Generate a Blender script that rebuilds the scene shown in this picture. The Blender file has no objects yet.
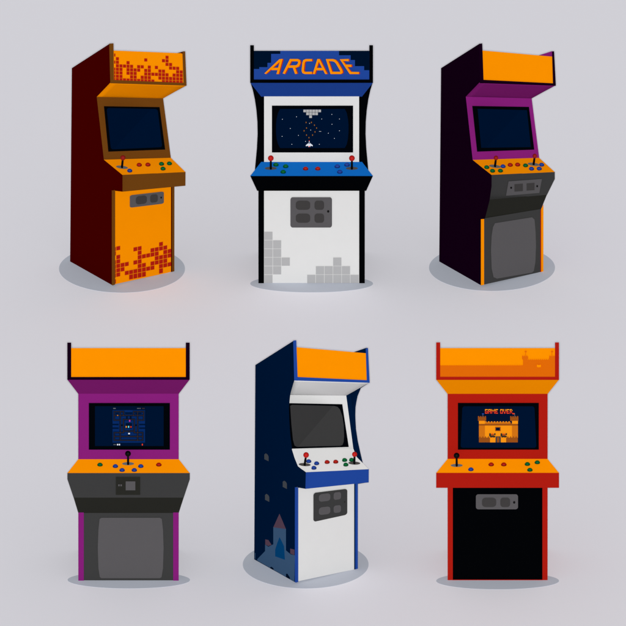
import bpy, math
import numpy as np
from mathutils import Vector
from mathutils.geometry import tessellate_polygon

# ---------------------------------------------------------------- scene units
S = 0.0075                       # metres per drawing unit (a cabinet is about 1.9 m tall)
PITCH = math.radians(28)
SP, CP = math.sin(PITCH), math.cos(PITCH)
CX = CY = 313.0
C = bpy.context.scene.collection

# ---------------------------------------------------------------- materials
def lin(c):
    c = c / 255.0
    return c / 12.92 if c <= 0.04045 else ((c + 0.055) / 1.055) ** 2.4
_m = {}
GAIN = 0.79
def mat(name, rgb, rough=0.55, spec=0.0, var=0.02, gain=GAIN, scale=9.0):
    if name in _m:
        return _m[name]
    m = bpy.data.materials.new(name); m.use_nodes = True
    nt = m.node_tree; b = nt.nodes['Principled BSDF']
    col = [min(0.95, lin(x) * gain) for x in rgb]
    n = nt.nodes.new('ShaderNodeTexNoise'); n.inputs['Scale'].default_value = scale; n.inputs['Detail'].default_value = 5
    tc = nt.nodes.new('ShaderNodeTexCoord'); nt.links.new(tc.outputs['Object'], n.inputs['Vector'])
    mx = nt.nodes.new('ShaderNodeMix'); mx.data_type = 'RGBA'
    mx.inputs[6].default_value = [x * (1 - var) for x in col] + [1]
    mx.inputs[7].default_value = [min(.96, x * (1 + var)) for x in col] + [1]
    nt.links.new(n.outputs['Fac'], mx.inputs[0]); nt.links.new(mx.outputs[2], b.inputs['Base Color'])
    b.inputs['Roughness'].default_value = rough
    b.inputs['Specular IOR Level'].default_value = spec
    _m[name] = m
    return m
ORANGE = mat('orange laminate', (242, 140, 0), gain=.83)
DKORANGE = mat('burnt orange print', (219, 103, 8))
BROWN = mat('brown wood trim', (107, 63, 18))
MAROON = mat('maroon side laminate', (62, 1, 0), gain=.95)
PIXRED = mat('brick red print', (172, 30, 16))
BLACK = mat('black laminate', (3, 4, 6))
TUBE = mat('black monitor surround', (3, 5, 9))
NAVYGLASS = mat('navy screen glass', (0, 18, 45), rough=.35, var=0)
NAVY = mat('navy laminate', (0, 20, 48), gain=1.0)
NAVYART = mat('navy print', (0, 17, 40))
BLUE = mat('royal blue laminate', (32, 68, 150))
DECKBLUE = mat('bright blue laminate', (14, 94, 174), gain=.88)
WHITE = mat('white laminate', (220, 220, 219))
GREYPIX = mat('light grey print', (175, 175, 176))
PURPLE = mat('purple laminate', (130, 30, 116))
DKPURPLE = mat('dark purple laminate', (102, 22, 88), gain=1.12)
PLUM = mat('blackish plum laminate', (20, 1, 20))
RED = mat('red laminate', (168, 27, 17))
CHAR = mat('charcoal laminate', (60, 60, 60))
DKCHAR = mat('dark olive charcoal laminate', (41, 41, 37))
PLATE = mat('grey metal plate', (88, 86, 88))
SLOT = mat('dark grey coin flap', (63, 61, 61))
HOLE = mat('black lock', (22, 22, 22))
GREYGLASS = mat('grey screen glass', (58, 58, 58), rough=.35, var=0)
B_RED = mat('red button plastic', (178, 30, 16), rough=.5, spec=.08, gain=.75)
B_GREEN = mat('green button plastic', (0, 102, 50), rough=.5, spec=.08, gain=.75)
B_BLUE = mat('blue button plastic', (32, 68, 158), rough=.5, spec=.08, gain=.75)
BALLRED = mat('red ball plastic', (186, 26, 22), rough=.5, spec=.1, gain=.8)
BALLBLACK = mat('black ball plastic', (3, 4, 6), rough=.5, spec=.06)
WASHER = mat('grey steel washer', (98, 102, 104), spec=.1)
WASHERDK = mat('dark steel washer', (72, 68, 66), spec=.1)
BALLDARK = mat('dark red ball plastic', (136, 24, 20), rough=.5, spec=.06, gain=.9)
MAZE = mat('dim blue phosphor', (8, 40, 96), var=0)
DOTS = mat('dim orange phosphor', (160, 100, 30), var=0)
STARS = mat('white phosphor', (220, 226, 235), var=0)
CRTBLUE = mat('blue phosphor', (8, 42, 100), var=0)
CRTPINK = mat('pink phosphor', (190, 50, 150), var=0)
CRTCYAN = mat('cyan phosphor', (120, 210, 220), var=0)
CRTORANGE = mat('orange phosphor', (240, 145, 20), var=0)
CRTDIM = mat('dim amber phosphor', (72, 54, 40), var=0)
CRTRED = mat('red phosphor', (222, 60, 30), var=0)
CRTTAN = mat('tan phosphor', (200, 110, 20), var=0)
CRTBROWN = mat('brown phosphor', (146, 76, 22), var=0)
ARTBLUE = mat('steel blue print', (60, 88, 120))
ARTDOOR = mat('azure print', (4, 66, 116))
ARTMAUVE = mat('mauve print', (88, 66, 82))
ARTWIN = mat('dim grey print', (70, 74, 80))
SEAM = mat('navy seam', (0, 26, 58))
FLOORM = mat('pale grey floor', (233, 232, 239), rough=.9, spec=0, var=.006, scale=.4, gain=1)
SHADOWM = mat('blue grey painted shadow', (185, 190, 201), rough=.9, spec=0, var=.01, gain=1)  # shadow tone for the ovals beneath the cabinets

# ---------------------------------------------------------------- mesh helpers
class MB:
    def __init__(s):
        s.v, s.f, s.mi, s.mats = [], [], [], []
    def slot(s, m):
        if m not in s.mats: s.mats.append(m)
        return s.mats.index(m)
    def prism(s, front, back, m, flat=None):
        """front / back: matching rings of Vectors; closed solid between them"""
        k = s.slot(m); n = len(front); b0 = len(s.v)
        s.v += [tuple(p) for p in front] + [tuple(p) for p in back]
        fl = [Vector((p[0], p[1], 0)) for p in flat] if flat else [Vector(p) for p in front]
        for t in tessellate_polygon([fl]):
            s.f.append((b0 + t[0], b0 + t[1], b0 + t[2])); s.mi.append(k)
            s.f.append((b0 + n + t[2], b0 + n + t[1], b0 + n + t[0])); s.mi.append(k)
        for i in range(n):
            j = (i + 1) % n
            s.f.append((b0 + i, b0 + j, b0 + n + j, b0 + n + i)); s.mi.append(k)
    def lathe(s, prof, m, seg=28, z0=None):
        """prof: list of (r, z) bottom to top around the local Z axis"""
        k = s.slot(m); b0 = len(s.v)
        for r, z in prof:
            for i in range(seg):
                a = 2 * math.pi * i / seg
                s.v.append((r * math.cos(a), r * math.sin(a), z))
        for q in range(len(prof) - 1):
            for i in range(seg):
                j = (i + 1) % seg
                s.f.append((b0 + q*seg + i, b0 + q*seg + j, b0 + (q+1)*seg + j, b0 + (q+1)*seg + i)); s.mi.append(k)
        s.f.append(tuple(b0 + i for i in reversed(range(seg)))); s.mi.append(k)
        s.f.append(tuple(b0 + (len(prof)-1)*seg + i for i in range(seg))); s.mi.append(k)
    def mesh(s, name, smooth=False):
        me = bpy.data.meshes.new(name); me.from_pydata(s.v, [], s.f)
        for m in s.mats: me.materials.append(m)
        for p, i in zip(me.polygons, s.mi):
            p.material_index = i; p.use_smooth = smooth
        me.validate()
        import bmesh
        bm = bmesh.new(); bm.from_mesh(me); bmesh.ops.recalc_face_normals(bm, faces=bm.faces); bm.to_mesh(me); bm.free()
        return me
def link(name, me, parent=None, loc=(0, 0, 0)):
    o = bpy.data.objects.new(name, me); C.objects.link(o); o.parent = parent; o.location = loc
    return o

def rect(u0, v0, u1, v1): return [(u0, v0), (u1, v0), (u1, v1), (u0, v1)]
def quad_at(q, a, b):            # bilinear point of a quad TL TR BR BL
    t = (q[0][0]*(1-a)+q[1][0]*a, q[0][1]*(1-a)+q[1][1]*a)
    d = (q[3][0]*(1-a)+q[2][0]*a, q[3][1]*(1-a)+q[2][1]*a)
    return (t[0]*(1-b)+d[0]*b, t[1]*(1-b)+d[1]*b)
def rounded(q, rx, ry=None, n=6):
    """rounded version of a quad, radii as fractions of its sides"""
    ry = rx if ry is None else ry; pts = []
    for cx, cy, a0 in ((1-rx, ry, -90), (1-rx, 1-ry, 0), (rx, 1-ry, 90), (rx, ry, 180)):
        for i in range(n + 1):
            a = math.radians(a0 + 90 * i / n)
            pts.append(quad_at(q, cx + rx * math.cos(a), cy + ry * math.sin(a)))
    return pts
def ellipse(u, v, a, b, n=20): return [(u + a*math.cos(2*math.pi*i/n), v + b*math.sin(2*math.pi*i/n)) for i in range(n)]
def stroke(pts, w, closed=False):
    """mitred outline quads of a polyline"""
    P = [Vector(p) for p in pts]; n = len(P); off = []
    for i in range(n):
        a = P[i-1] if (i > 0 or closed) else None
        b = P[(i+1) % n] if (i < n-1 or closed) else None
        ns = []
        if a is not None: d = (P[i]-a).normalized(); ns.append(Vector((-d.y, d.x)))
        if b is not None: d = (b-P[i]).normalized(); ns.append(Vector((-d.y, d.x)))
        m = sum(ns, Vector((0, 0))).normalized()
        off.append(m * min(w/2 / max(.35, m.dot(ns[0])), w*.74))
    out = []
    for i in range(n if closed else n-1):
        j = (i+1) % n
        out.append([tuple(P[i]+off[i]), tuple(P[j]+off[j]), tuple(P[j]-off[j]), tuple(P[i]-off[i])])
    return out
def shift(poly, du, dv): return [(u+du, v+dv) for u, v in poly]

def unproject(u, v, yl, Y0):
    """drawing coordinates plus a depth behind the cabinet's front line -> point in the room"""
    Y = Y0 + yl * S
    z = ((CY - v) * S - Y * SP) / CP
    return Vector(((u - CX) * S, Y, z))

class Cabinet:
    def __init__(s, label, u0, v0):
        s.Y0 = (CY - v0) * S / SP
        s.loc = Vector(((u0 - CX) * S, s.Y0, 0))
        s.root = bpy.data.objects.new('arcade_cabinet', None); C.objects.link(s.root)
        s.root.location = s.loc
        s.root['label'] = label; s.root['category'] = 'arcade cabinet'; s.root['group'] = 'arcade cabinets standing in two rows'
    def P(s, u, v, y):
        p = unproject(u, v, y, s.Y0); p.z = max(p.z, 0.0)
        return p - s.loc
    def fit(s, pts, d=0):
        """depth of a flat face as a function of drawing coordinates, from (u, v, y) points"""
        A = np.array([[p[0], p[1], 1] for p in pts], float); b = np.array([p[2] for p in pts], float)
        k = np.linalg.lstsq(A, b, rcond=None)[0]
        return lambda u, v: k[0]*u + k[1]*v + k[2] + d
    def slab(s, mb, poly, m, yf, lift=0.0, thick=3.0):
        fr = [s.P(u, v, yf(u, v) - lift) for u, v in poly]
        bk = [s.P(u, v, yf(u, v) - lift + thick) for u, v in poly]
        mb.prism(fr, bk, m, poly)
    def part(s, name, poly, m, yf, art=(), lift=0.0, thick=3.0, parent=None, label=None):
        """a flat panel with printed art in thin raised layers"""
        mb = MB(); s.slab(mb, poly, m, yf, lift, thick)
        for i, (p, am) in enumerate(art):
            s.slab(mb, p, am, yf, lift + .25 + .012 * i, .2 + .012 * i)
        o = link(name, mb.mesh(name), parent or s.root)
        if label: o['label'] = label
        return o
    def patch(s, name, q, ys, m, n=10):
        """smooth, very slightly twisted panel between four corners TL TR BR BL with depths ys"""
        mb = MB(); k = mb.slot(m); W = n + 1
        for t in (0, 3):
            for j in range(W):
                for i in range(W):
                    a, b = i/n, j/n; u, v = quad_at(q, a, b)
                    y = (ys[0]*(1-a)+ys[1]*a)*(1-b) + (ys[3]*(1-a)+ys[2]*a)*b
                    mb.v.append(tuple(s.P(u, v, y + t)))
        N = W*W
        for j in range(n):
            for i in range(n):
                a = j*W+i; mb.f.append((a, a+1, a+W+1, a+W)); mb.f.append((N+a, N+a+W, N+a+W+1, N+a+1)); mb.mi += [k, k]
        rim = list(range(n)) + [i*W+n for i in range(n)] + [n*W+n-i for i in range(n)] + [(n-i)*W for i in range(n)]
        for i in range(len(rim)):
            a, b = rim[i], rim[(i+1) % len(rim)]; mb.f.append((a, b, N+b, N+a)); mb.mi.append(k)
        me = mb.mesh(name)
        for p in me.polygons[:2*n*n]: p.use_smooth = True
        return link(name, me, s.root)
    def crt(s, poly, m, yf, a, b, k, parent):
        """glass in two facets meeting along the line a-b; the upper left one leans outwards, a tilt added to imitate glare"""
        d = Vector((b[0]-a[0], b[1]-a[1])).normalized(); nrm = Vector((d.y, -d.x))
        if nrm.x > 0: nrm = -nrm
        def cut(pts, sg):
            out = []
            for i in range(len(pts)):
                p, q = pts[i], pts[(i+1) % len(pts)]
                dp = sg*(Vector(p)-Vector(a)).dot(nrm); dq = sg*(Vector(q)-Vector(a)).dot(nrm)
                if dp >= 0: out.append(p)
                if dp*dq < 0: t = dp/(dp-dq); out.append((p[0]+(q[0]-p[0])*t, p[1]+(q[1]-p[1])*t))
            return out
        mb = MB()
        s.slab(mb, cut(poly, 1), m, lambda u, v: yf(u, v) - k*max(0, (Vector((u, v))-Vector(a)).dot(nrm)), .9, .6)
        s.slab(mb, cut(poly, -1), m, yf, .9, .6)
        return link('screen', mb.mesh('screen'), parent)
    def multi(s, name, pieces, m, parent=None, thick=4.0, lift=0.0):
        mb = MB()
        for i, (p, yf) in enumerate(pieces): s.slab(mb, p, m, yf, lift + .012 * i, thick)
        return link(name, mb.mesh(name), parent or s.root)
    def sheet(s, name, outer, du, m, cut=None):
        """upright side sheet: outline in (u, v, y), thickened sideways"""
        a = [s.P(*p) for p in outer]; b = [q + Vector((du * S, 0, 0)) for q in a]
        mb = MB(); mb.prism(a, b, m, [(q.y, q.z) for q in a])
        return link(name, mb.mesh(name), s.root)
    def solid(s, name, quad, m, push):
        a = [s.P(*p) for p in quad]; b = [q + Vector(push) * S for q in a]
        mb = MB(); mb.prism(a, b, m)
        return link(name, mb.mesh(name), s.root)

_bm = {}
COLLAR = {'red button plastic': (128, 20, 12), 'green button plastic': (0, 74, 36), 'blue button plastic': (24, 48, 116)}
def button_mesh(m, rx=2.75):
    if m not in _bm:
        mb = MB(); r = rx * S; h = 1.5 * S
        dk = mat(m.name + ' collar', COLLAR[m.name], rough=.5, spec=.05, gain=.75)
        mb.lathe([(r, -.6*S), (r, .35*S), (r*.93, .5*S)], dk)
        mb.lathe([(r*.86, .3*S)] + [(r*.86 * math.cos(a), .45*S + h * math.sin(a)) for a in [math.radians(x) for x in (0, 20, 40, 60, 78)]], m)
        _bm[m] = mb.mesh('button', True)
    return _bm[m]
def add_button(cab, u, v, yf, m, label):
    o = link('button', button_mesh(m), cab.root, cab.P(u, v + .5, yf(u, v + .5)))
    o['label'] = label
def add_joystick(cab, u, v, bu, bv, yf, ballm, washm, r=3.1, label=None, lean=0.0):
    base = cab.P(u, v, yf(u, v) - .6); top = cab.P(bu, bv, yf(u, v) - .9)
    d = (top - base)
    mb = MB(); mb.lathe([(1.15*S, -1.0*S), (1.1*S, d.length*.5), (.9*S, d.length)], BALLBLACK, 16)
    j = link('joystick', mb.mesh('joystick', True), cab.root, base)
    j.rotation_euler = Vector((0, 0, 1)).rotation_difference(d).to_euler()
    if label: j['label'] = label
    mb = MB(); prof = [(r * S * math.sin(math.radians(a)), -r * S * math.cos(math.radians(a))) for a in range(6, 180, 12)]
    mb.lathe(prof, ballm, 28)
    link('joystick_ball', mb.mesh('joystick_ball', True), j, (0, 0, d.length))
    # the washer lies flat on the deck
    mb = MB(); w = []
    ring = ellipse(u, v, 6.0, 1.55, 28)
    ring = [(x, y + lean * (x - u)) for x, y in ring]
    cab.slab(mb, ring, washm, yf, .5, .6)
    o = link('dust_washer', mb.mesh('dust_washer'), j)
    M = j.rotation_euler.to_matrix().to_4x4(); M.translation = base
    o.matrix_parent_inverse = M.inverted()

def coin_door(cab, yf, quad, slots, lock, rx=.08, ry=.12, plate=PLATE, slotm=SLOT, square=False, lockm=HOLE):
    pl = cab.part('coin_door', rounded(quad, rx, ry) if rx else quad, plate, yf, lift=.8, thick=1.4)
    for u, v, w, h in slots:
        du = quad[1][0]-quad[0][0]; sl = (quad[1][1]-quad[0][1]) / du
        q = [(u-w/2, v-h/2-sl*w/2), (u+w/2, v-h/2+sl*w/2), (u+w/2, v+h/2+sl*w/2), (u-w/2, v+h/2-sl*w/2)]
        cab.part('coin_slot', q if square else rounded(q, .28, .34), slotm, yf, lift=1.2, thick=.6, parent=pl)
    for u, v, r in lock:
        cab.part('lock', ellipse(u, v, r*.85, r, 14), lockm, yf, lift=1.3, thick=.6, parent=pl)
    return pl

COL = {'r': (B_RED, 'red'), 'g': (B_GREEN, 'green'), 'b': (B_BLUE, 'blue')}
def buttons(cab, yf, items):
    for c, u, v in items:
        add_button(cab, u, v, yf, COL[c][0], COL[c][1] + ' round push button')

def shadow_oval(u, v, a, b, label):  # thin flat oval, coloured as a cabinet's ground shadow
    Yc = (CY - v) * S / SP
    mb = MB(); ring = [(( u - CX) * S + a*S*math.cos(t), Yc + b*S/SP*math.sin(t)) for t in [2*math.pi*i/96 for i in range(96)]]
    mb.prism([Vector((x, y, .0012)) for x, y in ring], [Vector((x, y, -.004)) for x, y in ring], SHADOWM, ring)
    o = link('shadow_oval', mb.mesh('shadow_oval')); o['label'] = label; o['category'] = 'painted shadow'; o['group'] = 'grey painted oval shadows under the cabinets'

# ================================================================ setting
fl = MB(); fl.prism([Vector((x, y, 0)) for x, y in ((-60, -60), (60, -60), (60, 80), (-60, 80))],
                    [Vector((x, y, -.2)) for x, y in ((-60, -60), (60, -60), (60, 80), (-60, 80))], FLOORM,
                    [(-60, -60), (60, -60), (60, 80), (-60, 80)])
o = link('floor', fl.mesh('floor')); o['kind'] = 'structure'

# ================================================================ three-quarter cabinets
class Turned(Cabinet):
    """seen from its front left corner A; C = back left foot, B = front right foot"""
    def __init__(s, label, A, Cp, B):
        super().__init__(label, A[0], A[1]); s.A = A
        s.mL = ((A[1]-Cp[1]) / SP) / (A[0]-Cp[0])
        yB = (A[1]-B[1]) / SP
        s.yL = lambda u, v: s.mL * (A[0] - u)
        s.yR = lambda u, v: yB + s.mL * (B[0] - u)
    def face(s, q, d=0):   # quad TL TR BR BL -> depth function
        return s.fit([(*q[0], s.yL(*q[0])), (*q[1], s.yR(*q[1])), (*q[2], s.yR(*q[2])), (*q[3], s.yL(*q[3]))], d)
    def deck(s, q, db, df):
        return s.fit([(*q[0], s.yL(*q[0])+db), (*q[1], s.yR(*q[1])+db), (*q[2], s.yR(*q[2])+df), (*q[3], s.yL(*q[3])+df)])

def back_and_roof(cab, topL, topR, Cp, Ct, dx, m):
    """roof from the marquee top down to the back edge, and the back board"""
    yl = cab.yL(*Cp)
    # right-hand back corner = left back corner moved along the front direction
    A, B = cab.A, cab.Bp
    yB = (A[1]-B[1]) / SP
    rb = (Cp[0] + (B[0]-A[0]) - 1, Cp[1] - (A[1]-B[1]))
    zt = ((A[1]-Ct[1]) - cab.yL(*Ct)*SP) / CP
    yrb = yl + yB
    rt = (rb[0], A[1] - (zt*.94*CP + yrb*SP))
    Ci = (Cp[0]+1.2, Cp[1]); Cti = (Ct[0]+1.5, Ct[1]+1.5)
    cab.solid('back_panel', [(*Cti, yl-2), (*rt, yrb-2), (*rb, yrb-2), (*Ci, yl-2)], m, (1.5, -2, 0))
    cab.solid('top_panel', [(topL[0]+3, topL[1]+2.5, cab.yL(*topL)+14), (topR[0]-3, topR[1]+2.5, cab.yR(*topR)+14), (rt[0], rt[1]+1, yrb-3), (Cti[0], Cti[1]+1, yl-3)], m, (0, .6, -2))
    return rt, rb, yrb

# ---------------------------------------------------------------- 1: maroon and orange, turned
ORW = 'orange and brown arcade cabinet with dark maroon side and red pixel squares'
c = Turned(ORW, (111.8, 285.1), (70.1, 261.6), (172.6, 272.2)); c.Bp = (172.6, 272.2)
side = [(71.9, 68.1), (109.5, 43.8), (110.5, 83), (96.9, 96.9), (104, 159.8), (122.5, 175), (122.5, 191.7), (112.6, 190.5), (113, 285.3), (111.8, 285.1), (70.1, 261.6)]
c.part('side_panel', side, MAROON, c.yL, thick=3)
rt, rb, yrb = back_and_roof(c, (114, 51), (182.5, 53.2), (70.1, 261.6), (71.9, 68.1), 0, MAROON)
# right side sheet
R = [(185.2, 51.3), (186.6, 85.6), (163.1, 98.3), (170.8, 157.9), (185.4, 171.8), (185.4, 185.7), (174.2, 186.6), (174.3, 271.8)]
c.sheet('side_panel', [(u-.3, v, c.yR(u, v)+9) for u, v in R] + [(*rb, yrb), (*rt, yrb)], -1.2, BROWN)
q = [(113.3, 50.5), (182.7, 53.3), (183.9, 83), (113.8, 80.1)]; yf = c.face(q, 4.5)
def skew(cx, cy, h, k, s): return [(cx-h, cy-h*1.03-k*h), (cx+h, cy-h*1.03+k*h), (cx+h, cy+h*1.03+k*h), (cx-h, cy+h*1.03-k*h)]
rows = {0: [0, 15], 1: [1, 9, 14, 15], 2: [0, 1, 4, 15, 16], 3: [1, 2, 3, 4, 5, 7, 8, 10, 12, 16, 17, 18],
        4: [0, 1, 2, 4, 5, 6, 7, 9, 10, 13, 14, 18, 19], 5: [0, 1, 2, 4, 5, 6, 9, 10, 11, 12, 13, 14, 15, 17, 18, 19],
        6: [0, 1, 2, 5, 6, 8, 9, 10, 13, 14, 15, 16, 17, 18, 19], 7: list(range(0, 12)) + [14, 15, 16, 17, 18, 19]}
ry = [112, 138, 164, 190, 215.5, 241, 267, 292]
art = []
for r, cs in rows.items():
    for k in cs:
        x = 58 + 26.1*k; y = ry[r] + .043*(x-84)
        cell = skew(106 + x/7.365, 40 + y/7.365, 1.5, .043, 0)
        if k == 0: cell = [(max(p[0], 114.1), p[1]) for p in cell]
        if r == 7: cell = [(p[0], min(p[1], 80.0 + .042*(p[0]-113.8))) for p in cell]
        art.append((cell, PIXRED))
c.part('marquee', q, ORANGE, yf, art)
ff = yf
c.multi('marquee_frame', [([(109.2, 43.6), (113.5, 43.3), (114, 83.3), (110.3, 83.3)], ff),
                          ([(113.5, 80), (183.8, 82.7), (186.6, 85.7), (110.4, 83.3)], ff),
                          ([(182.4, 51.9), (185.2, 51.2), (186.6, 85.7), (183.6, 85.4)], ff)], BROWN, lift=.7)
c.part('corner_cap', [(180.2, 52.9), (183, 51.7), (183, 54)], MAROON, ff, lift=.2, thick=2)
under = [(110.4, 82.6), (186.4, 85.3), (163.1, 98.4), (96.7, 96.9)]
q = [(96.7, 96.8), (163.1, 98.3), (170.9, 158.2), (103.9, 159.9)]; yb = c.face(q, -3)
c.part('bezel', q, BROWN, yb)
c.patch('marquee_underside', under, [yf(*p)+.3 for p in under[:2]] + [yb(*p) for p in under[2:]], ORANGE)
q = [(103.9, 106.2), (159.6, 107.1), (165.2, 149.6), (108.3, 151.7)]
mon = c.part('monitor_frame', q, TUBE, yb, lift=.5)
c.crt(rounded([(106.6, 107.9), (157.6, 109), (162.3, 147.2), (110.9, 149.4)], .05, .06), NAVYGLASS, yb, (152, 108), (114, 149), .3, mon)
q = [(103.9, 159.7), (170.9, 157.8), (185.5, 172), (122.4, 175)]; yd = c.deck(q, -4, 3)
c.part('control_deck', q, ORANGE, yd)
q = [(122.4, 174.9), (185.5, 171.8), (185.4, 185.7), (122.4, 191.7)]
c.part('control_panel_front', q, BROWN, c.face(q, 3))
q = [(114, 190), (172.6, 184), (171.6, 272.5), (114, 284.4)]; yl = c.face(q)
row_cells = {0: [1], 1: [5, 6, 11], 2: [1, 6, 9, 10, 11, 12], 3: [1, 6, 7, 8, 9, 10, 12, 13], 4: [1, 2, 3, 5, 6, 10, 11, 12, 13],
             5: [1, 2, 6, 7, 9, 10, 11, 12], 6: [1, 3, 4, 5, 6, 7, 8, 9, 11, 12, 13], 7: [4, 5, 6, 7, 11]}
art = []
for r, cs in row_cells.items():
    for k in cs + ([0] if r in (0, 1, 3, 4, 5, 6) else []):
        x = 92 + 38.2*(k-1); y = 118 + 39.4*r - .2*(x-92)
        h = 1.9
        cell = skew(108 + x/8.943, 235 + y/8.943, h, -.2, 0)
        if k == 0: cell = [(min(max(p[0], 115.2), 115.9), p[1]) for p in cell]
        if k == 13: cell = [(min(p[0], 171.1), p[1]) for p in cell]
        if r == 7: cell = [cell[0], cell[1], (cell[2][0], cell[2][1]+.8), (cell[3][0], cell[3][1]+.8)]
        art.append((cell, PIXRED))
art.append(([(115.2, 279.5), (115.9, 279.4), (115.9, 283.3), (115.2, 283.4)], PIXRED))
c.part('front_panel', q, ORANGE, yl, art)
c.part('edge_trim', [(111.8, 190.3), (115.2, 190.9), (115.2, 284.5), (113, 285.4), (111.8, 285.1)], BROWN, yl, lift=.6)
c.part('edge_trim', [(172, 185), (174.4, 185), (174.4, 271.6), (172, 272.2)], BROWN, yl, lift=.6)
c.part('edge_seam', [(171, 185), (172, 185), (172, 272.2), (171, 272.4)], MAROON, yl, lift=.4)
coin_door(c, yl, [(129.8, 195.3), (163.9, 191.4), (163.9, 203.6), (129.8, 207.8)], [(141.4, 200, 11, 8.2), (154, 198.5, 7.6, 8)], [(161.2, 197.6, 1)])
add_joystick(c, 122, 167.2, 122.9, 157.8, yd, BALLDARK, WASHER, 2.6, lean=.12)
buttons(c, yd, [('b', 129.6, 170.2), ('r', 139.1, 164.4), ('r', 147.8, 164.2), ('g', 161.4, 163.4), ('g', 169.3, 163), ('g', 162.9, 168.2)])

# ---------------------------------------------------------------- 3: plum and purple, turned
c = Turned('purple arcade cabinet with blackish side, plain orange marquee and charcoal front', (480.9, 285.4), (439.2, 261.6), (541.6, 272.2)); c.Bp = (541.6, 272.2)
side = [(441.1, 68.1), (479.3, 43.8), (480, 83), (465.9, 96.8), (472.8, 160), (491.6, 175), (491.6, 186.4), (489.7, 199.8), (484.9, 218.7), (482, 219.2), (482, 285.6), (480.9, 285.4), (439.2, 261.6)]
c.part('side_panel', side, PLUM, c.yL, thick=3)
rt, rb, yrb = back_and_roof(c, (483, 51), (552.5, 56.6), (439.2, 261.6), (441.1, 68.1), 0, PLUM)
R = [(553.6, 51.2), (555.6, 85.6), (531.8, 98.3), (539.1, 157.9), (554.6, 171.8), (554.6, 179), (547, 194.5), (541, 210.6), (542.8, 211), (542.8, 271.8)]
c.sheet('side_panel', [(u-.3, v, c.yR(u, v)+9) for u, v in R] + [(*rb, yrb), (rt[0], rt[1]+3, yrb)], -1.5, PURPLE)
q = [(482.4, 50.5), (552.6, 56.6), (553.2, 83.5), (483.6, 80)]; yf = c.face(q, 4.5)
c.part('marquee', q, ORANGE, yf)
ff = yf
c.multi('marquee_frame', [([(479.2, 43.7), (482.3, 43.4), (483.7, 83.3), (480, 83.3)], ff),
                          ([(483.4, 79.8), (553.2, 83.3), (555.9, 85.8), (479.4, 83.1)], ff),
                          ([(552, 51.8), (554.1, 51.1), (555.9, 85.8), (553, 85.4)], ff)], PLUM, lift=.7)
c.part('corner_cap', [(538.6, 55.3), (552.4, 51.3), (552.4, 57.5)], PURPLE, ff, lift=-2, thick=2)
under = [(479.4, 82.6), (555.7, 85.2), (531.7, 98.4), (465.8, 96.7)]
q = [(465.8, 96.6), (531.7, 98.3), (539.2, 158), (472.7, 160.1)]; yb = c.face(q, -3)
c.part('bezel', q, PURPLE, yb)
c.patch('marquee_underside', under, [yf(*p)+.3 for p in under[:2]] + [yb(*p) for p in under[2:]], DKPURPLE)
mon = c.part('monitor_frame', [(472.2, 105.9), (529, 106.9), (534.3, 149.7), (477.1, 151.7)], TUBE, yb, lift=.5)
c.crt([(477.6, 108.8), (527, 110.2), (530.8, 147.1), (481.2, 147.8)], NAVYGLASS, yb, (521, 110), (486, 147.6), .3, mon)
q = [(472.7, 159.9), (539.1, 157.8), (554.8, 172), (491.4, 175)]; yd = c.deck(q, -4, 3)
c.part('control_deck', q, ORANGE, yd)
q = [(491.4, 174.9), (554.8, 171.8), (554.7, 179), (491.4, 186.3)]; y1 = c.face([(491.4, 174.9), (554.8, 171.8), (547, 194.5), (489.5, 199.7)], 3)
c.part('control_panel_front', [(491.4, 174.9), (554.8, 171.8), (554.8, 179), (547, 194.8), (489.5, 199.8), (491.4, 186.3)], CHAR, y1)
q = [(489.5, 199.6), (547, 194.5), (540.3, 210.8), (484.7, 218.7)]
c.part('knee_panel', q, DKCHAR, c.face(q, 1.5))
q = [(484, 218.4), (541, 209), (541, 272.2), (484, 284.6)]; yl = c.face(q)
c.part('front_panel', q, CHAR, yl)
c.part('access_door', [(493, 227), (495, 223.2), (532, 217.3), (534.5, 219.5), (535.6, 232), (536, 246), (535.4, 262), (533.8, 271), (532, 272.6), (497, 278.6), (493.6, 277.2), (491.6, 268), (491, 250), (491.6, 236)], PLATE, yl, lift=.6, thick=1.2)
c.part('edge_trim', [(480.9, 219.2), (484.1, 219), (484.1, 284.8), (480.9, 285.5)], ORANGE, yl, lift=.6)
c.part('edge_trim', [(541.2, 208.8), (543.4, 204.4), (543.4, 271.8), (541.2, 272.4)], ORANGE, yl, lift=.6)
c.part('edge_seam', [(540.4, 210.6), (541.2, 208.8), (541.2, 272.4), (540.4, 272.5)], RED, yl, lift=.5)
coin_door(c, y1, [(508.6, 181.4), (541.9, 179), (539.3, 192.9), (506, 195.7)], [(518.7, 187.7, 8.4, 7.4), (530.6, 186.8, 7.9, 7.2)], [(511.2, 187.8, 1.1), (537.2, 186.2, 1.1)], rx=0, square=True)
add_joystick(c, 495, 166.3, 496, 157.9, yd, BALLDARK, WASHER, 2.3, lean=.12)
add_joystick(c, 533.6, 164.3, 534.8, 156, yd, BALLDARK, WASHER, 2.3, lean=.12)
buttons(c, yd, [('g', 486.6, 166.8), ('g', 492.4, 170.4), ('g', 500.3, 170.3), ('b', 502.9, 165.9), ('r', 510.1, 164.5), ('r', 517.5, 164.2), ('g', 525.4, 165), ('b', 541.5, 164.3), ('b', 531.4, 168.3), ('b', 539.1, 168.2)])

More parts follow.
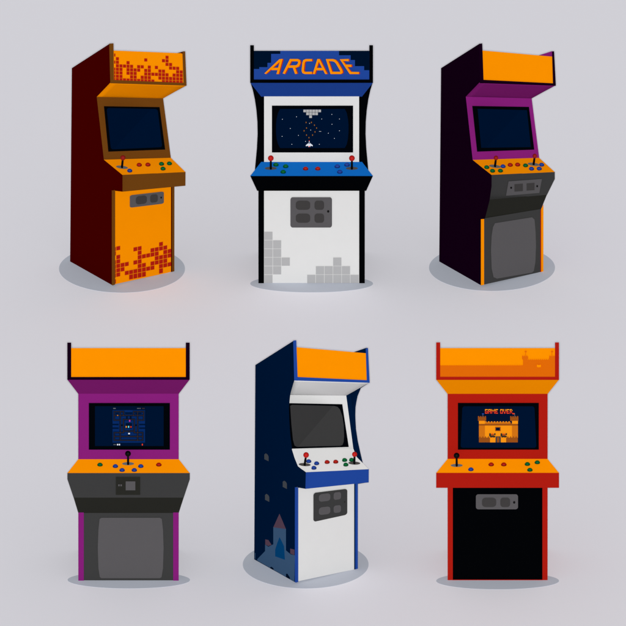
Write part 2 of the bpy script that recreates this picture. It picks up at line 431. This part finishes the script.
# ---------------------------------------------------------------- 5: navy, white and orange, turned
c = Turned('white and blue arcade cabinet with a castle on its navy side and grey screen', (294.9, 582.3), (254.2, 559.5), (356, 569.6)); c.Bp = (356, 569.6)
side = [(255.4, 365), (293.4, 340.9), (294.3, 380.6), (292.6, 385.5), (290.6, 393), (289.3, 401), (288.9, 408), (289.3, 420), (290.2, 434), (292, 448.6), (294.6, 458), (298, 466.3), (305.8, 472.1), (305.4, 488.8), (296, 487.3), (296, 582.5), (294.9, 582.3), (254.2, 559.5)]
def gx(x, y): return (250 + x/6.956, 500 + y/6.956)
art = [([gx(*p) for p in [(45, 418), (60, 402), (105, 355), (105, 310), (128, 325), (162, 308), (162, 188), (250, 202), (250, 350), (283, 378), (313, 385), (308, 568)]], ARTBLUE),
       ([gx(*p) for p in [(162, 190), (205, 95), (250, 202)]], ARTMAUVE),
       ([gx(*p) for p in [(106, 274), (128, 278), (150, 312), (128, 320), (106, 310)]], ARTMAUVE),
       ([gx(*p) for p in [(280, 338), (309, 345), (309, 384), (280, 372)]], ARTMAUVE),
       ([gx(*p) for p in [(205, 258), (222, 290), (237, 322), (243, 416), (175, 392), (175, 345), (190, 298)]], ARTDOOR),
       ([gx(*p) for p in [(140, 468), (150, 464), (164, 476), (164, 488), (140, 475)]], NAVYART),
       ([gx(*p) for p in [(250, 514), (260, 512), (278, 540), (278, 552), (250, 537)]], NAVYART),
       ([gx(*p) for p in [(34, 368), (40, 370), (40, 412), (34, 409)]], ARTBLUE)]
for (x0, y0, x1, y1) in ((264.3, 453.3, 268.6, 461), (282.7, 480.6, 286.9, 488.7), (265, 493.8, 269.3, 501.6)):
    art.append(([(x0, y0+1.2), (x0+1.4, y0), (x1-1, y0+1.2), (x1, y0+3.2), (x1, y1+.3), (x0, y1-1.8)], ARTWIN))
for seg in ([(293.6, 381.3), (279, 395.8)], [(279, 395.8), (283.6, 438), (287, 455)]):
    for p in stroke(seg, .45): art.append((p, SEAM))
c.part('side_panel', side, NAVY, c.yL, art, thick=3)
rt, rb, yrb = back_and_roof(c, (297, 348), (365.8, 353.2), (254.2, 559.5), (255.4, 365), 0, NAVY)
# right side sheet, curved front edge
R = [(367.8, 347.9), (369.5, 382.7), (360.8, 388.3), (357.6, 396), (355.6, 409), (355.8, 424), (357.2, 437.8), (359.6, 450), (362.7, 463), (368.7, 469.2), (368.6, 482.3), (357.7, 484), (357.7, 569.4)]
c.sheet('side_panel', [(u-.3, v, c.yR(u, v)+9) for u, v in R] + [(*rb, yrb), (rt[0], rt[1]+3, yrb)], -1.5, NAVY)
q = [(296.4, 347.2), (366, 353.2), (367.2, 380.5), (297.6, 377.2)]; yf = c.face(q, 4.5)
c.part('marquee', q, ORANGE, yf)
ff = yf
c.multi('marquee_frame', [([(293.2, 340.6), (296.3, 340.2), (297.8, 380.7), (294.2, 380.5)], ff),
                          ([(297.6, 377), (367, 380.2), (369.7, 382.8), (294.2, 380.5)], ff),
                          ([(365.7, 348.6), (368, 347.9), (369.7, 382.8), (366.8, 382.6)], ff)], BLUE, lift=.7)
c.part('corner_cap', [(353, 352.6), (366.2, 348.2), (366.2, 354)], NAVY, ff, lift=-2, thick=2)
yb = c.fit([(289, 394, c.yL(280, 394)), (346.2, 395.2, c.yR(346.2, 395.2)), (352.4, 449, c.yR(352.4, 449)), (292, 449, c.yL(288, 449))], -2)
c.part('bezel', [(290.2, 394), (346.2, 395.2), (349.6, 421), (353.4, 449.4), (291.8, 449.4), (289.6, 430), (288.9, 410)], WHITE, yb)
under = [(294.3, 380.2), (369.5, 382.5), (346.2, 395.6), (290, 395.0)]
c.patch('marquee_underside', under, [yf(*p)+.3 for p in under[:2]] + [yb(*p)-.1 for p in under[2:]], WHITE)
c.part('cheek_panel', [(346.2, 395.2), (360.8, 388.3), (357.6, 396), (355.6, 406), (355.3, 416), (356, 429), (357.8, 441), (360.2, 452), (362.9, 463.4), (356.5, 457.6), (353, 448.6), (349.4, 421)], NAVY, yb, lift=-.5)
mon = c.part('monitor_frame', [(288.4, 403.1), (342.3, 404.2), (348.8, 447), (291.9, 448.7), (289.6, 434), (288.6, 418)], TUBE, yb, lift=.5)
scr = [(290.2, 405.8), (292.2, 404.8), (334.5, 406), (337.6, 406.9), (340, 409.6), (342.3, 416), (343.7, 425), (344.1, 436), (343.6, 442), (342.4, 445), (340, 445.8), (297, 446.8), (294.6, 445.6), (293, 440), (291.4, 424)]
c.crt(scr, GREYGLASS, yb, (333, 406), (298, 446.7), .5, mon)
deck = [(291.8, 449), (353.4, 448.8), (356.8, 457.2), (362.7, 463), (368.8, 469.3), (305.6, 472.2), (298, 466.3), (294.6, 458)]
yd = c.fit([(291.8, 449, c.yL(288, 449)-5), (353, 449, c.yR(353, 449)-5), (368.8, 469.3, c.yR(368.8, 469.3)+3), (305.6, 472.2, c.yL(305.6, 472.2)+3)])
c.part('control_deck', deck, WHITE, yd)
q = [(305.4, 472.1), (368.8, 469.2), (368.7, 482.4), (305.3, 488.9)]
c.part('control_panel_front', q, BLUE, c.face(q, 3))
q = [(297, 487), (356, 482.5), (355, 569.7), (297, 581.5)]; yl = c.face(q)
c.part('front_panel', q, WHITE, yl)
c.part('edge_trim', [(294.9, 487.1), (298.3, 487.6), (298.3, 581.9), (296.2, 582.6), (294.9, 582.3)], BLUE, yl, lift=.6)
c.part('edge_trim', [(355.3, 483), (357.9, 483), (357.9, 569.2), (355.3, 569.8)], BLUE, yl, lift=.6)
c.part('edge_seam', [(354.2, 483), (355.3, 483), (355.3, 569.8), (354.2, 570)], NAVY, yl, lift=.5)
coin_door(c, yl, [(313.4, 492.9), (347.3, 488.7), (347.3, 514.6), (313.4, 522)], [(324.6, 497.5, 11.5, 7.6), (337.3, 495.9, 7.4, 7.4), (324.6, 510.7, 11.5, 7.6), (337.3, 509, 7.4, 7.4)], [(344.7, 502, .7)], ry=.09, plate=CHAR, slotm=PLATE, lockm=DKCHAR)
add_joystick(c, 304.7, 464.6, 306.1, 455, yd, BALLRED, WASHERDK, 2.85, lean=.06)
add_joystick(c, 354.3, 463.1, 354.6, 454.3, yd, BALLRED, WASHERDK, 2.6, lean=.04)
buttons(c, yd, [('b', 308.6, 460.8), ('b', 316.5, 462.9), ('b', 313.8, 467.4), ('r', 327, 461.6), ('r', 335.6, 461.3), ('g', 344.5, 459.6), ('g', 351.5, 459.4), ('g', 345.7, 464.2)])

# ================================================================ front-facing cabinets
Y_FR, Y_DB, Y_BT = -15.0, -3.0, -.5
def front_common(c, uc, dv, M):
    """dv: drawing offset of this cabinet against the row's first; M: its materials and widths"""
    mir = lambda pts: [(2*uc-u, v) + tuple(r) for u, v, *r in pts]
    c.yM = lambda u, v: Y_FR                                             # marquee
    c.yU = c.fit([(0, M['rail'], Y_FR), (9, M['rail'], Y_FR), (0, M['bt'], Y_BT)])
    c.yB = c.fit([(0, M['bt'], Y_BT), (9, M['bt'], Y_BT), (0, M['db'], Y_DB)])
    c.yD = c.fit([(0, M['db'], Y_DB), (9, M['db'], Y_DB), (0, M['df'], Y_FR)])
    c.yF = lambda u, v: 0.0
    w, b, k = M['half'], M['bhalf'], M['bez']
    base, top = M['base'], M['top']
    L = [(uc-b+.5, base, 1), (uc-b+.5, M['pt'], 1), (uc-b+.5, M['db'], Y_DB+3), (uc-b+.5, M['bt'], Y_BT+3), (uc-b+.5, top+20, Y_BT+3), (uc-b+.5, top+24, 66), (uc-b+.5, base-66*SP, 66)]
    c.sheet('side_panel', L, 2, M['side'])
    c.sheet('side_panel', mir(L), -2, M['side'])
    for f in (lambda x: x, mir):
        hood = f([(uc-w+.4, top+7, Y_FR+2), (uc-w+.4, M['rail']-.3, Y_FR+2), (uc-k+.4, M['bt']-.3, Y_BT+3), (uc-k+.4, top+18, Y_BT+3)])
        box = f([(uc-w+.6, M['df']+.4, Y_FR+3)] + [(u+.6, v-.4, y+3) for u, v, y in reversed(M['apron'])] + [(uc-b+.6, M['pt'], 3), (uc-k+.6, M['db']+.4, Y_DB+3)])
        c.sheet('hood_side', hood, .8 if f is not mir else -.8, M['side'])
        c.sheet('control_box_side', box, .8 if f is not mir else -.8, M['side'])
    c.solid('back_panel', [(uc-b+3, top+22, 64), (uc+b-3, top+22, 64), (uc+b-3, base-64*SP, 64), (uc-b+3, base-64*SP, 64)], M['side'], (0, 2, 0))
    c.solid('top_panel', [(uc-w+4, M['mt']+1, Y_FR+2), (uc+w-4, M['mt']+1, Y_FR+2), (uc+b-3, top+23, 64), (uc-b+3, top+23, 64)], M['side'], (0, .6, -2))
    p = M['post']
    c.multi('marquee_frame', [(rect(uc-w, top, uc-w+p, M['rail']), c.yM), (rect(uc+w-p, top, uc+w, M['rail']), c.yM),
                              (rect(uc-w+p-.1, M['mb'], uc+w-p+.1, M['rail']), c.yM)], M['frame'], lift=.6, thick=6)
    c.part('marquee', rect(uc-w+p-.5, M['mt'], uc+w-p+.5, M['mb']+.5), M['mq'], c.yM, M.get('mart', ()))
    c.part('marquee_underside', [(uc-w, M['rail']-.3), (uc+w, M['rail']-.3), (uc+k, M['bt']+.2), (uc-k, M['bt']+.2)], M['under'], c.yU)
    kb = M.get('kbez', k)
    c.part('bezel', rect(uc-kb, M['bt'], uc+kb, M['db']+.3), M['bezel'], c.yB)
    c.part('control_deck', [(uc-k, M['db']), (uc+k, M['db']), (uc+w, M['df']+.2), (uc-w, M['df']+.2)], M['deck'], c.yD)
    c.part('front_panel', rect(uc-b+M['lp']-.5, M['pt']-.3, uc+b-M['lp']+.5, base), M['front'], c.yF, M.get('fart', ()))
    c.part('edge_trim', rect(uc-b, M['pt']-.3, uc-b+M['lp'], base+.2), M['trim'], c.yF, lift=.6)
    c.part('edge_trim', rect(uc+b-M['lp'], M['pt']-.3, uc+b, base+.2), M['trim'], c.yF, lift=.6)

# ---------------------------------------------------------------- 2: black, blue and white
c = Cabinet('white and blue arcade cabinet with black sides and the word ARCADE on its marquee', 311.6, 283.1); uc = 311.6
def f3(x, y): return (248 + x/4.89, 42 + y/4.89)
mart = [([f3(*p) for p in [(27, 43), (158, 43), (158, 58), (113, 58), (113, 102), (95, 102), (95, 123), (55, 123), (55, 132), (27, 132)]], NAVYART),
        ([f3(*p) for p in [(445, 43), (593, 43), (593, 138), (568, 138), (568, 118), (523, 118), (523, 88), (502, 88), (502, 65), (445, 65)]], NAVYART)]
def la(x, y): return (262 + x/12.04, 54 + y/12.04)
def lb(x, y): return (310 + x/12.04, 54 + y/12.04)
letters = [([la(38, 244), la(222, 68)], 0), ([la(236, 54), la(188, 246)], 0), ([la(112, 180), la(205, 180)], 0),
           ([la(262, 240), la(345, 73), la(428, 73), la(446, 84), la(450, 105), la(436, 138), la(410, 150), la(318, 152)], 0), ([la(380, 150), la(412, 240)], 0),
           ([la(603, 73), la(532, 73), la(508, 84), la(500, 108), la(491, 200), la(498, 220), la(518, 229), la(602, 228)], 0),
           ([lb(46, 248), lb(103, 56)], 0), ([lb(104, 56), lb(196, 246)], 0), ([lb(76, 182), lb(156, 182)], 0),
           ([lb(208, 73), lb(272, 73), lb(300, 82), lb(324, 106), lb(376, 196), lb(380, 218), lb(368, 228), lb(258, 228)], 1),
           ([lb(466, 73), lb(378, 73), lb(486, 229), lb(590, 231)], 0), ([lb(430, 142), lb(500, 142)], 0)]
for du, m in ((1.0, PIXRED), (0, ORANGE)):
    for pts, cl in letters:
        for p in stroke(pts, 2.4, bool(cl)):
            p = [(u, min(max(v, 58.95), 74.05)) for u, v in p]
            mart.append((shift(p, du, .1 if du else 0), m))
fart = []
def cell(i, j, x0): return rect(x0 + 8.66*i, 283.1 - 8.62*(j+1) + .35, x0 + 8.66*i + 8.2, 283.1 - 8.62*j - .1)
for i, js in ((0, (0, 1, 2, 3, 4, 5)), (1, (1, 2, 3, 4)), (2, (2,))):
    for j in js: fart.append((cell(i, j, 264.3), GREYPIX))
for i, js in ((0, (0,)), (1, (0, 1)), (2, (0, 1)), (3, (0, 1, 2)), (4, (0, 1)), (5, (0,))):
    for j in js: fart.append((cell(i, j, 307.2), GREYPIX))
M = dict(half=61.4, bhalf=53.2, bez=50.4, kbez=47.5, base=283.1, top=45.2, mt=50.8, mb=79.5, rail=82.9, bt=96.4, db=161.9, df=175.8, pt=190.7, post=3.7, lp=5.6,
         apron=[(257.4, 190.7, -2)], side=BLACK, frame=BLACK, mq=BLUE, mart=mart, under=BLUE, bezel=WHITE, deck=DECKBLUE, front=WHITE, fart=fart, trim=BLACK)
front_common(c, uc, 0, M)
cheek = [(250.6, 83), (252.8, 90), (254.8, 99), (256.4, 110), (257.4, 122), (257.6, 134), (256.9, 148), (255.6, 162), (254.8, 171), (264.3, 171), (264.3, 96.2), (261.3, 96.2)]
c.part('cheek_panel', cheek, BLACK, c.yB, lift=-.8)
c.part('cheek_panel', [(2*uc-u, v) for u, v in cheek], BLACK, c.yB, lift=-.8)
c.part('control_panel_front', [(250.2, 175.7), (373, 175.7), (366.2, 190.8), (257.2, 190.8)], BLACK, c.fit([(250, 175.7, Y_FR), (373, 175.7, Y_FR), (300, 190.8, -4)]))
mon = c.part('monitor_frame', rect(271.9, 105.6, 353.1, 152.5), TUBE, c.yB, lift=.5)
def f4(x, y): return (268 + x/6.956, 100 + y/6.956)
bar = [f4(*p) for p in [(84, 62), (534, 62), (548, 90), (556, 130), (560, 170), (560, 225), (556, 270), (548, 308), (534, 334), (84, 334), (70, 308), (60, 270), (56, 225), (56, 170), (60, 130), (70, 90)]]
art = []
for r, (x0, n, y0) in enumerate([(246, 6, 67), (266, 4, 87), (287, 1, 107)]):
    for i in range(n): art.append(([f4(*p) for p in rect(x0 + 20.8*i, y0, x0 + 20.8*i + 18.6, y0 + 18)], GREYPIX))
for x, y in [(265, 156), (302, 156), (323, 175), (338, 195), (327, 222), (310, 244), (285, 262), (268, 244), (251, 214), (268, 195)]:
    art.append(([f4(*p) for p in rect(x-2.6, y-4.5, x+2.6, y+4.5)], DOTS))
for x, y in [(100, 134), (198, 117), (289, 162), (155, 198), (297, 209), (98, 253), (212, 246), (261, 288), (166, 308), (357, 308), (374, 132), (444, 100), (497, 132), (445, 169), (420, 231), (497, 214), (462, 267)]:
    art.append(([f4(*p) for p in ellipse(x, y, 2.4, 2.4, 8)], STARS))
art.append(([f4(*p) for p in rect(355, 217, 370, 220)], GREYPIX))
art.append(([f4(*p) for p in [(287, 282), (292, 300), (311, 314), (311, 322), (297, 318), (293, 326), (281, 326), (277, 318), (263, 322), (263, 314), (282, 300)]], STARS))
art.append(([f4(*p) for p in rect(284, 294, 290, 304)], CRTBLUE)); art.append(([f4(*p) for p in rect(283, 320, 291, 327)], CRTRED)); art.append(([f4(*p) for p in rect(285, 280, 289, 286)], CRTRED))
c.part('screen', bar, NAVYGLASS, c.yB, art, lift=.9, thick=.5, parent=mon)
coin_door(c, c.yF, rect(290.4, 197.2, 332, 227.6), [(303, 205.3, 14.4, 9.2), (319.3, 205.3, 9.6, 9.2), (303, 218.2, 14.4, 9.2), (319.3, 218.2, 9.6, 9.2)], [(328.2, 211.4, 1.3)], rx=.055, ry=.09)
add_joystick(c, 270.8, 168.3, 270.8, 158.2, c.yD, BALLRED, WASHERDK, 2.9)
add_joystick(c, 351.9, 168.3, 351.9, 158.2, c.yD, BALLRED, WASHERDK, 2.9)
buttons(c, c.yD, [('g', 275.9, 164.2), ('g', 285.7, 165.8), ('g', 283.2, 171.4), ('r', 305.6, 168.2), ('r', 317.8, 168.2), ('b', 337.3, 165.9), ('b', 347, 164.3), ('b', 339.8, 171.4)])

# ---------------------------------------------------------------- 4: purple and charcoal
c = Cabinet('purple arcade cabinet with plain orange marquee, maze game screen and one black joystick', 128.4, 580.5); uc = 128.5
M = dict(half=61.2, bhalf=50.2, bez=50.2, base=580.5, top=342.6, mt=348.1, mb=377, rail=379.8, bt=393.7, db=459.2, df=472.9, pt=512.8, post=3.9, lp=5.5,
         apron=[(uc-54.8, 497.4, -11), (uc-61.2, 479.2, Y_FR)], side=PLUM, frame=PLUM, mq=ORANGE, under=DKPURPLE, bezel=PURPLE, deck=ORANGE, front=CHAR, trim=PURPLE)
front_common(c, uc, 0, M)
y1 = c.fit([(60, 472.9, Y_FR), (190, 472.9, Y_FR), (120, 497.4, -11)])
c.part('control_panel_front', [(67.4, 472.8), (189.8, 472.8), (189.8, 479.2), (183.7, 497.6), (73.6, 497.6), (67.4, 479.2)], CHAR, y1)
c.part('knee_panel', [(73.6, 497.4), (183.7, 497.4), (178.7, 513), (78.3, 513)], DKCHAR, c.fit([(70, 497.4, -11), (180, 497.4, -11), (120, 513, 0)]))
c.part('access_door', [(99.6, 519), (101.5, 517.8), (160, 517.8), (161.8, 519), (163, 530), (163.6, 548), (163, 568), (161.6, 577), (160, 578.2), (101.5, 578.2), (99.8, 577), (98.4, 568), (97.8, 548), (98.4, 530)], PLATE, c.yF, lift=.6, thick=1.2)
pl = c.part('coin_door', rect(115.8, 477, 140.2, 494.9), DKCHAR, y1, lift=.8, thick=1.4)
c.part('coin_slot', rect(125.7, 481.4, 135.3, 490.3), PLATE, y1, lift=1.2, thick=.6, parent=pl)
c.part('lock', rect(118.2, 484.4, 119.7, 486.2), PLATE, y1, lift=1.2, thick=.6, parent=pl)
c.part('lock', rect(120.4, 484.4, 121.9, 486.2), PLATE, y1, lift=1.2, thick=.6, parent=pl)
mon = c.part('monitor_frame', rect(88.8, 403, 169.9, 449.7), TUBE, c.yB, lift=.5)
def f5(x, y): return (88 + x/7.452, 400 + y/7.452)
art = []
def bx(x0, y0, x1, y1, m): art.append(([f5(*p) for p in rect(x0, y0, x1, y1)], m))
bx(183, 75, 425, 318, MAZE)
cor = [(195, 87, 265, 87), (340, 87, 415, 87), (195, 115, 415, 115), (195, 150, 240, 150), (370, 150, 415, 150), (265, 145, 345, 145), (265, 232, 345, 232), (195, 243, 265, 243),
       (345, 243, 408, 243), (195, 272, 408, 272), (195, 300, 408, 300), (195, 87, 195, 150), (415, 87, 415, 150), (240, 87, 240, 300), (370, 87, 370, 300), (265, 87, 265, 115), (340, 87, 340, 115),
       (265, 145, 265, 240), (345, 145, 345, 240), (195, 243, 195, 300), (408, 243, 408, 300), (240, 188, 265, 188), (345, 188, 370, 188), (290, 115, 290, 145), (318, 115, 318, 145), (304, 243, 304, 272)]
for x0, y0, x1, y1c in cor: bx(x0-6.5, y0-6.5, x1+6.5, y1c+6.5, NAVYGLASS)
for x0, y0, x1, y1c in ((183, 178, 228, 188), (183, 205, 228, 215), (382, 178, 425, 188), (382, 205, 425, 215), (281, 172, 328, 212), (276, 92, 330, 104), (352, 96, 400, 105), (205, 96, 230, 105)): bx(x0, y0, x1, y1c, NAVYGLASS)
for x0, y0, x1, y1c in cor[:21]:
    n = max(1, int(round((abs(x1-x0)+abs(y1c-y0))/9)))
    for i in range(n+1):
        x = x0+(x1-x0)*i/n; y = y0+(y1c-y0)*i/n; bx(x-2.2, y-2.2, x+2.2, y+2.2, CRTDIM)
bx(306, 148, 315, 162, CRTPINK); bx(281, 194, 289, 206, CRTORANGE); bx(298, 193, 307, 207, CRTCYAN); bx(316, 195, 324, 206, CRTRED); bx(300, 245, 312, 256, STARS)
bx(216, 327, 225, 338, STARS); bx(230, 327, 239, 338, STARS); bx(401, 326, 409, 339, CRTRED); bx(218, 112, 224, 118, CRTORANGE)
for x in (188, 195, 202, 190, 198): bx(x, 59, x+4, 66, WASHER)
for x in (366, 373, 380, 388, 404, 411, 418): bx(x, 59, x+4, 66, WASHER if x < 400 else CRTDIM)
for x in (190, 197, 204): bx(x, 329, x+4, 336, WASHER)
c.part('screen', rect(95, 406.2, 163.6, 446), NAVYGLASS, c.yB, art, lift=.9, thick=.5, parent=mon)
add_joystick(c, 128.1, 463.7, 128, 453.7, c.yD, BALLBLACK, WASHER, 2.95)
buttons(c, c.yD, [('g', 100, 464.2), ('b', 115.4, 465.7), ('b', 122.1, 469.6), ('b', 134.3, 469.6), ('b', 140.8, 465.7), ('r', 158.8, 464.2)])

# ---------------------------------------------------------------- 6: red and black
c = Cabinet('red arcade cabinet with black front and a castle with GAME OVER on its screen', 497.6, 580); uc = 497.6
D = DKORANGE
def f7(x, y): return (500 + x/10.1, 340 + y/10.1)
mart = [(rect(439.6, 365.6, 522, 376.8), D), ([f7(*p) for p in [(222, 165), (284, 165), (284, 190), (278, 202), (278, 372), (222, 372), (222, 260), (232, 250), (232, 202), (222, 192)]], D),
        ([f7(*p) for p in rect(278, 202, 500, 372)], D), ([f7(*p) for p in [(498, 165), (560, 165), (560, 372), (500, 372), (500, 202), (494, 192)]], D)]
for i in range(46): mart.append((rect(440 + 1.8*i, 365.2, 440.9 + 1.8*i, 365.8), D))
for i in range(11): mart.append((rect(528.4 + 1.95*i, 359.3, 529.4 + 1.95*i, 360.2), D))
for x in (225, 245, 265): mart.append(([f7(*p) for p in rect(x, 158, x+10, 167)], D))
for x in (500, 520, 540): mart.append(([f7(*p) for p in rect(x, 158, x+10, 167)], D))
for x in (256, 522): mart.append(([f7(*p) for p in rect(x, 108, x+5, 160)], D)); mart.append(([f7(*p) for p in rect(x-6, 112, x+14, 124)], D))
mart += [([f7(*p) for p in rect(373, 250, 388, 274)], ORANGE), ([f7(*p) for p in rect(388, 254, 398, 276)], ORANGE), ([f7(*p) for p in rect(398, 250, 413, 274)], ORANGE)]
M = dict(half=61.4, bhalf=50, bez=50, base=580, top=342.4, mt=348.1, mb=376.8, rail=379.9, bt=393.8, db=458.9, df=472.7, pt=487.8, post=4, lp=5.2,
         apron=[(uc-50, 487.8, -1), (uc-61.4, 487.8, Y_FR)], side=RED, frame=RED, mq=ORANGE, mart=mart, under=ORANGE, bezel=RED, deck=ORANGE, front=BLACK, trim=RED)
front_common(c, uc, 0, M)
c.part('kick_strip', rect(uc-45, 579.6, uc+45, 580.3), RED, c.yF, lift=.8, thick=2)
c.part('control_panel_front', rect(uc-61.4, 472.6, uc+61.4, 487.8), RED, c.yM)
c.solid('control_panel_underside', [(uc-61.2, 487.2, Y_FR+1.5), (uc+61.2, 487.2, Y_FR+1.5), (uc+50, 487.4, -1), (uc-50, 487.4, -1)], RED, (0, 0, 1.5))
coin_door(c, c.yF, rect(475.9, 494.3, 518, 509.3), [(489.1, 502.4, 14.2, 9.4), (505.2, 502.4, 9.8, 9.4)], [(514.2, 502.4, 1.3)], rx=.06, ry=.16)
mon = c.part('monitor_frame', rect(457.9, 402.9, 538.8, 449.7), TUBE, c.yB, lift=.5)
def f8(x, y): return (455 + x/7.195, 400 + y/7.195)
art = []
def bx(x0, y0, x1, y1, m): art.append(([f8(*p) for p in rect(x0, y0, x1, y1)], m))
bx(172, 170, 452, 305, CRTORANGE)
for i in range(9): bx(216 + 21*i, 154, 227 + 21*i, 171, CRTORANGE)
bx(218, 160, 400, 171, CRTTAN); bx(172, 171, 452, 184, CRTBROWN)
for x in (172, 410): bx(x, 146, x + 43, 172, CRTORANGE); bx(x, 184, x + 43, 272, CRTTAN)
for x in (165, 397):
    bx(x, 124, x + 59, 150, CRTBROWN)
    for i in range(4): bx(x + 16*i, 116, x + 16*i + 10, 125, CRTBROWN)
bx(172, 271, 452, 305, CRTBROWN)
for i in range(14): bx(176 + 20*i, 263, 184 + 20*i, 272, CRTBROWN)
bx(252, 271, 291, 305, CRTORANGE); bx(330, 271, 368, 305, CRTORANGE); bx(293, 262, 328, 305, SLOT); bx(302, 268, 318, 305, CRTBROWN)
bx(289, 194, 328, 224, CRTBROWN); bx(294, 199, 323, 219, NAVYGLASS)
for x in (270, 352):
    bx(x-24, 240, x-12, 262, DKCHAR); bx(x+12, 240, x+22, 252, DKCHAR); bx(x-18, 258, x+20, 268, DKCHAR); bx(x-12, 246, x+12, 258, CRTBROWN); bx(x-8, 242, x+6, 248, CRTRED)
bx(199, 96, 202, 122, WASHER); bx(428, 96, 431, 122, WASHER); bx(194, 96, 208, 104, B_BLUE); bx(414, 94, 428, 103, CRTRED)
FONT = {'G': ['1111', '1000', '1011', '1001', '1111'], 'A': ['1111', '1001', '1111', '1001', '1001'], 'M': ['10001', '11011', '10101', '10001', '10001'],
        'E': ['1111', '1000', '1110', '1000', '1111'], 'O': ['1111', '1001', '1001', '1001', '1111'], 'V': ['1001', '1001', '1001', '0110', '0110'], 'R': ['1110', '1001', '1110', '1010', '1001']}
x = 216.0; cw = 4.75
for ch in 'GAME OVER':
    if ch == ' ': x += cw*2.6; continue
    g = FONT[ch]
    for r, line in enumerate(g):
        k = 0
        while k < len(line):
            if line[k] == '1':
                e = k
                while e < len(line) and line[e] == '1': e += 1
                bx(x + cw*k, 66 + 6.4*r, x + cw*e, 66 + 6.4*(r+1) + (.0), CRTORANGE if r < 2 else CRTRED); k = e
            else: k += 1
    x += cw*(len(g[0]) + .85)
c.part('screen', rounded([(462.4, 406.3), (534.4, 406.3), (536.4, 447.8), (460.6, 447.8)], .03, .06), NAVYGLASS, c.yB, art, lift=.9, thick=.5, parent=mon)
add_joystick(c, 456.7, 465.4, 456.6, 455.6, c.yD, BALLBLACK, WASHER, 2.95)
buttons(c, c.yD, [('b', 470.9, 468.9), ('r', 491.2, 464), ('r', 503.8, 464), ('g', 527.4, 463.6), ('g', 537.3, 461.9), ('g', 529.9, 469.4)])

# ---------------------------------------------------------------- painted oval ground shadows
shadow_oval(122, 268.8, 63, 24, 'round grey painted shadow under the orange and brown cabinet with maroon side')
shadow_oval(311.6, 283.7, 61.4, 8.8, 'narrow oval grey painted shadow under the cabinet with ARCADE on its marquee')
shadow_oval(492, 267.7, 63, 23.4, 'round grey painted shadow under the turned purple cabinet with blackish side')
shadow_oval(128.8, 580, 61.2, 8.6, 'narrow oval grey painted shadow under the purple cabinet with the maze screen')
shadow_oval(305.7, 564.4, 62.9, 24.2, 'round grey painted shadow under the white cabinet with a castle on its side')
shadow_oval(497.6, 580.9, 61.4, 8.6, 'narrow oval grey painted shadow under the red cabinet with black front')

# ================================================================ light and camera
w = bpy.data.worlds.new('World'); bpy.context.scene.world = w; w.use_nodes = True
nt = w.node_tree; bg = nt.nodes['Background']
# added ambient dome, brighter overhead than at the horizon to even the floor
tc = nt.nodes.new('ShaderNodeTexCoord'); sx = nt.nodes.new('ShaderNodeSeparateXYZ'); mr = nt.nodes.new('ShaderNodeMapRange')
nt.links.new(tc.outputs['Generated'], sx.inputs[0]); nt.links.new(sx.outputs['Z'], mr.inputs['Value'])
mr.inputs['From Min'].default_value = 0; mr.inputs['From Max'].default_value = 1
mr.inputs['To Min'].default_value = .20; mr.inputs['To Max'].default_value = .34
nt.links.new(mr.outputs[0], bg.inputs['Strength']); bg.inputs[0].default_value = (1, 1, 1, 1)
ld = bpy.data.lights.new('view_axis_sun', 'SUN'); ld.energy = 3.25; ld.angle = math.radians(.4); ld.color = (1, 1, 1)  # added sun along the view axis, its shadows fall out of sight
lo = bpy.data.objects.new('view_axis_sun', ld); C.objects.link(lo)
lo.rotation_euler = (math.pi/2 - PITCH, 0, 0)

cam = bpy.data.cameras.new('camera'); cam.type = 'ORTHO'; cam.ortho_scale = 626 * S; cam.clip_end = 300; cam.clip_start = .1
co = bpy.data.objects.new('camera', cam); C.objects.link(co)
co.location = (0, -40 * CP, 40 * SP); co.rotation_euler = (math.pi/2 - PITCH, 0, 0)
sc = bpy.context.scene; sc.camera = co
sc.view_settings.view_transform = 'Standard'; sc.view_settings.look = 'None'; sc.view_settings.exposure = 0; sc.view_settings.gamma = 1
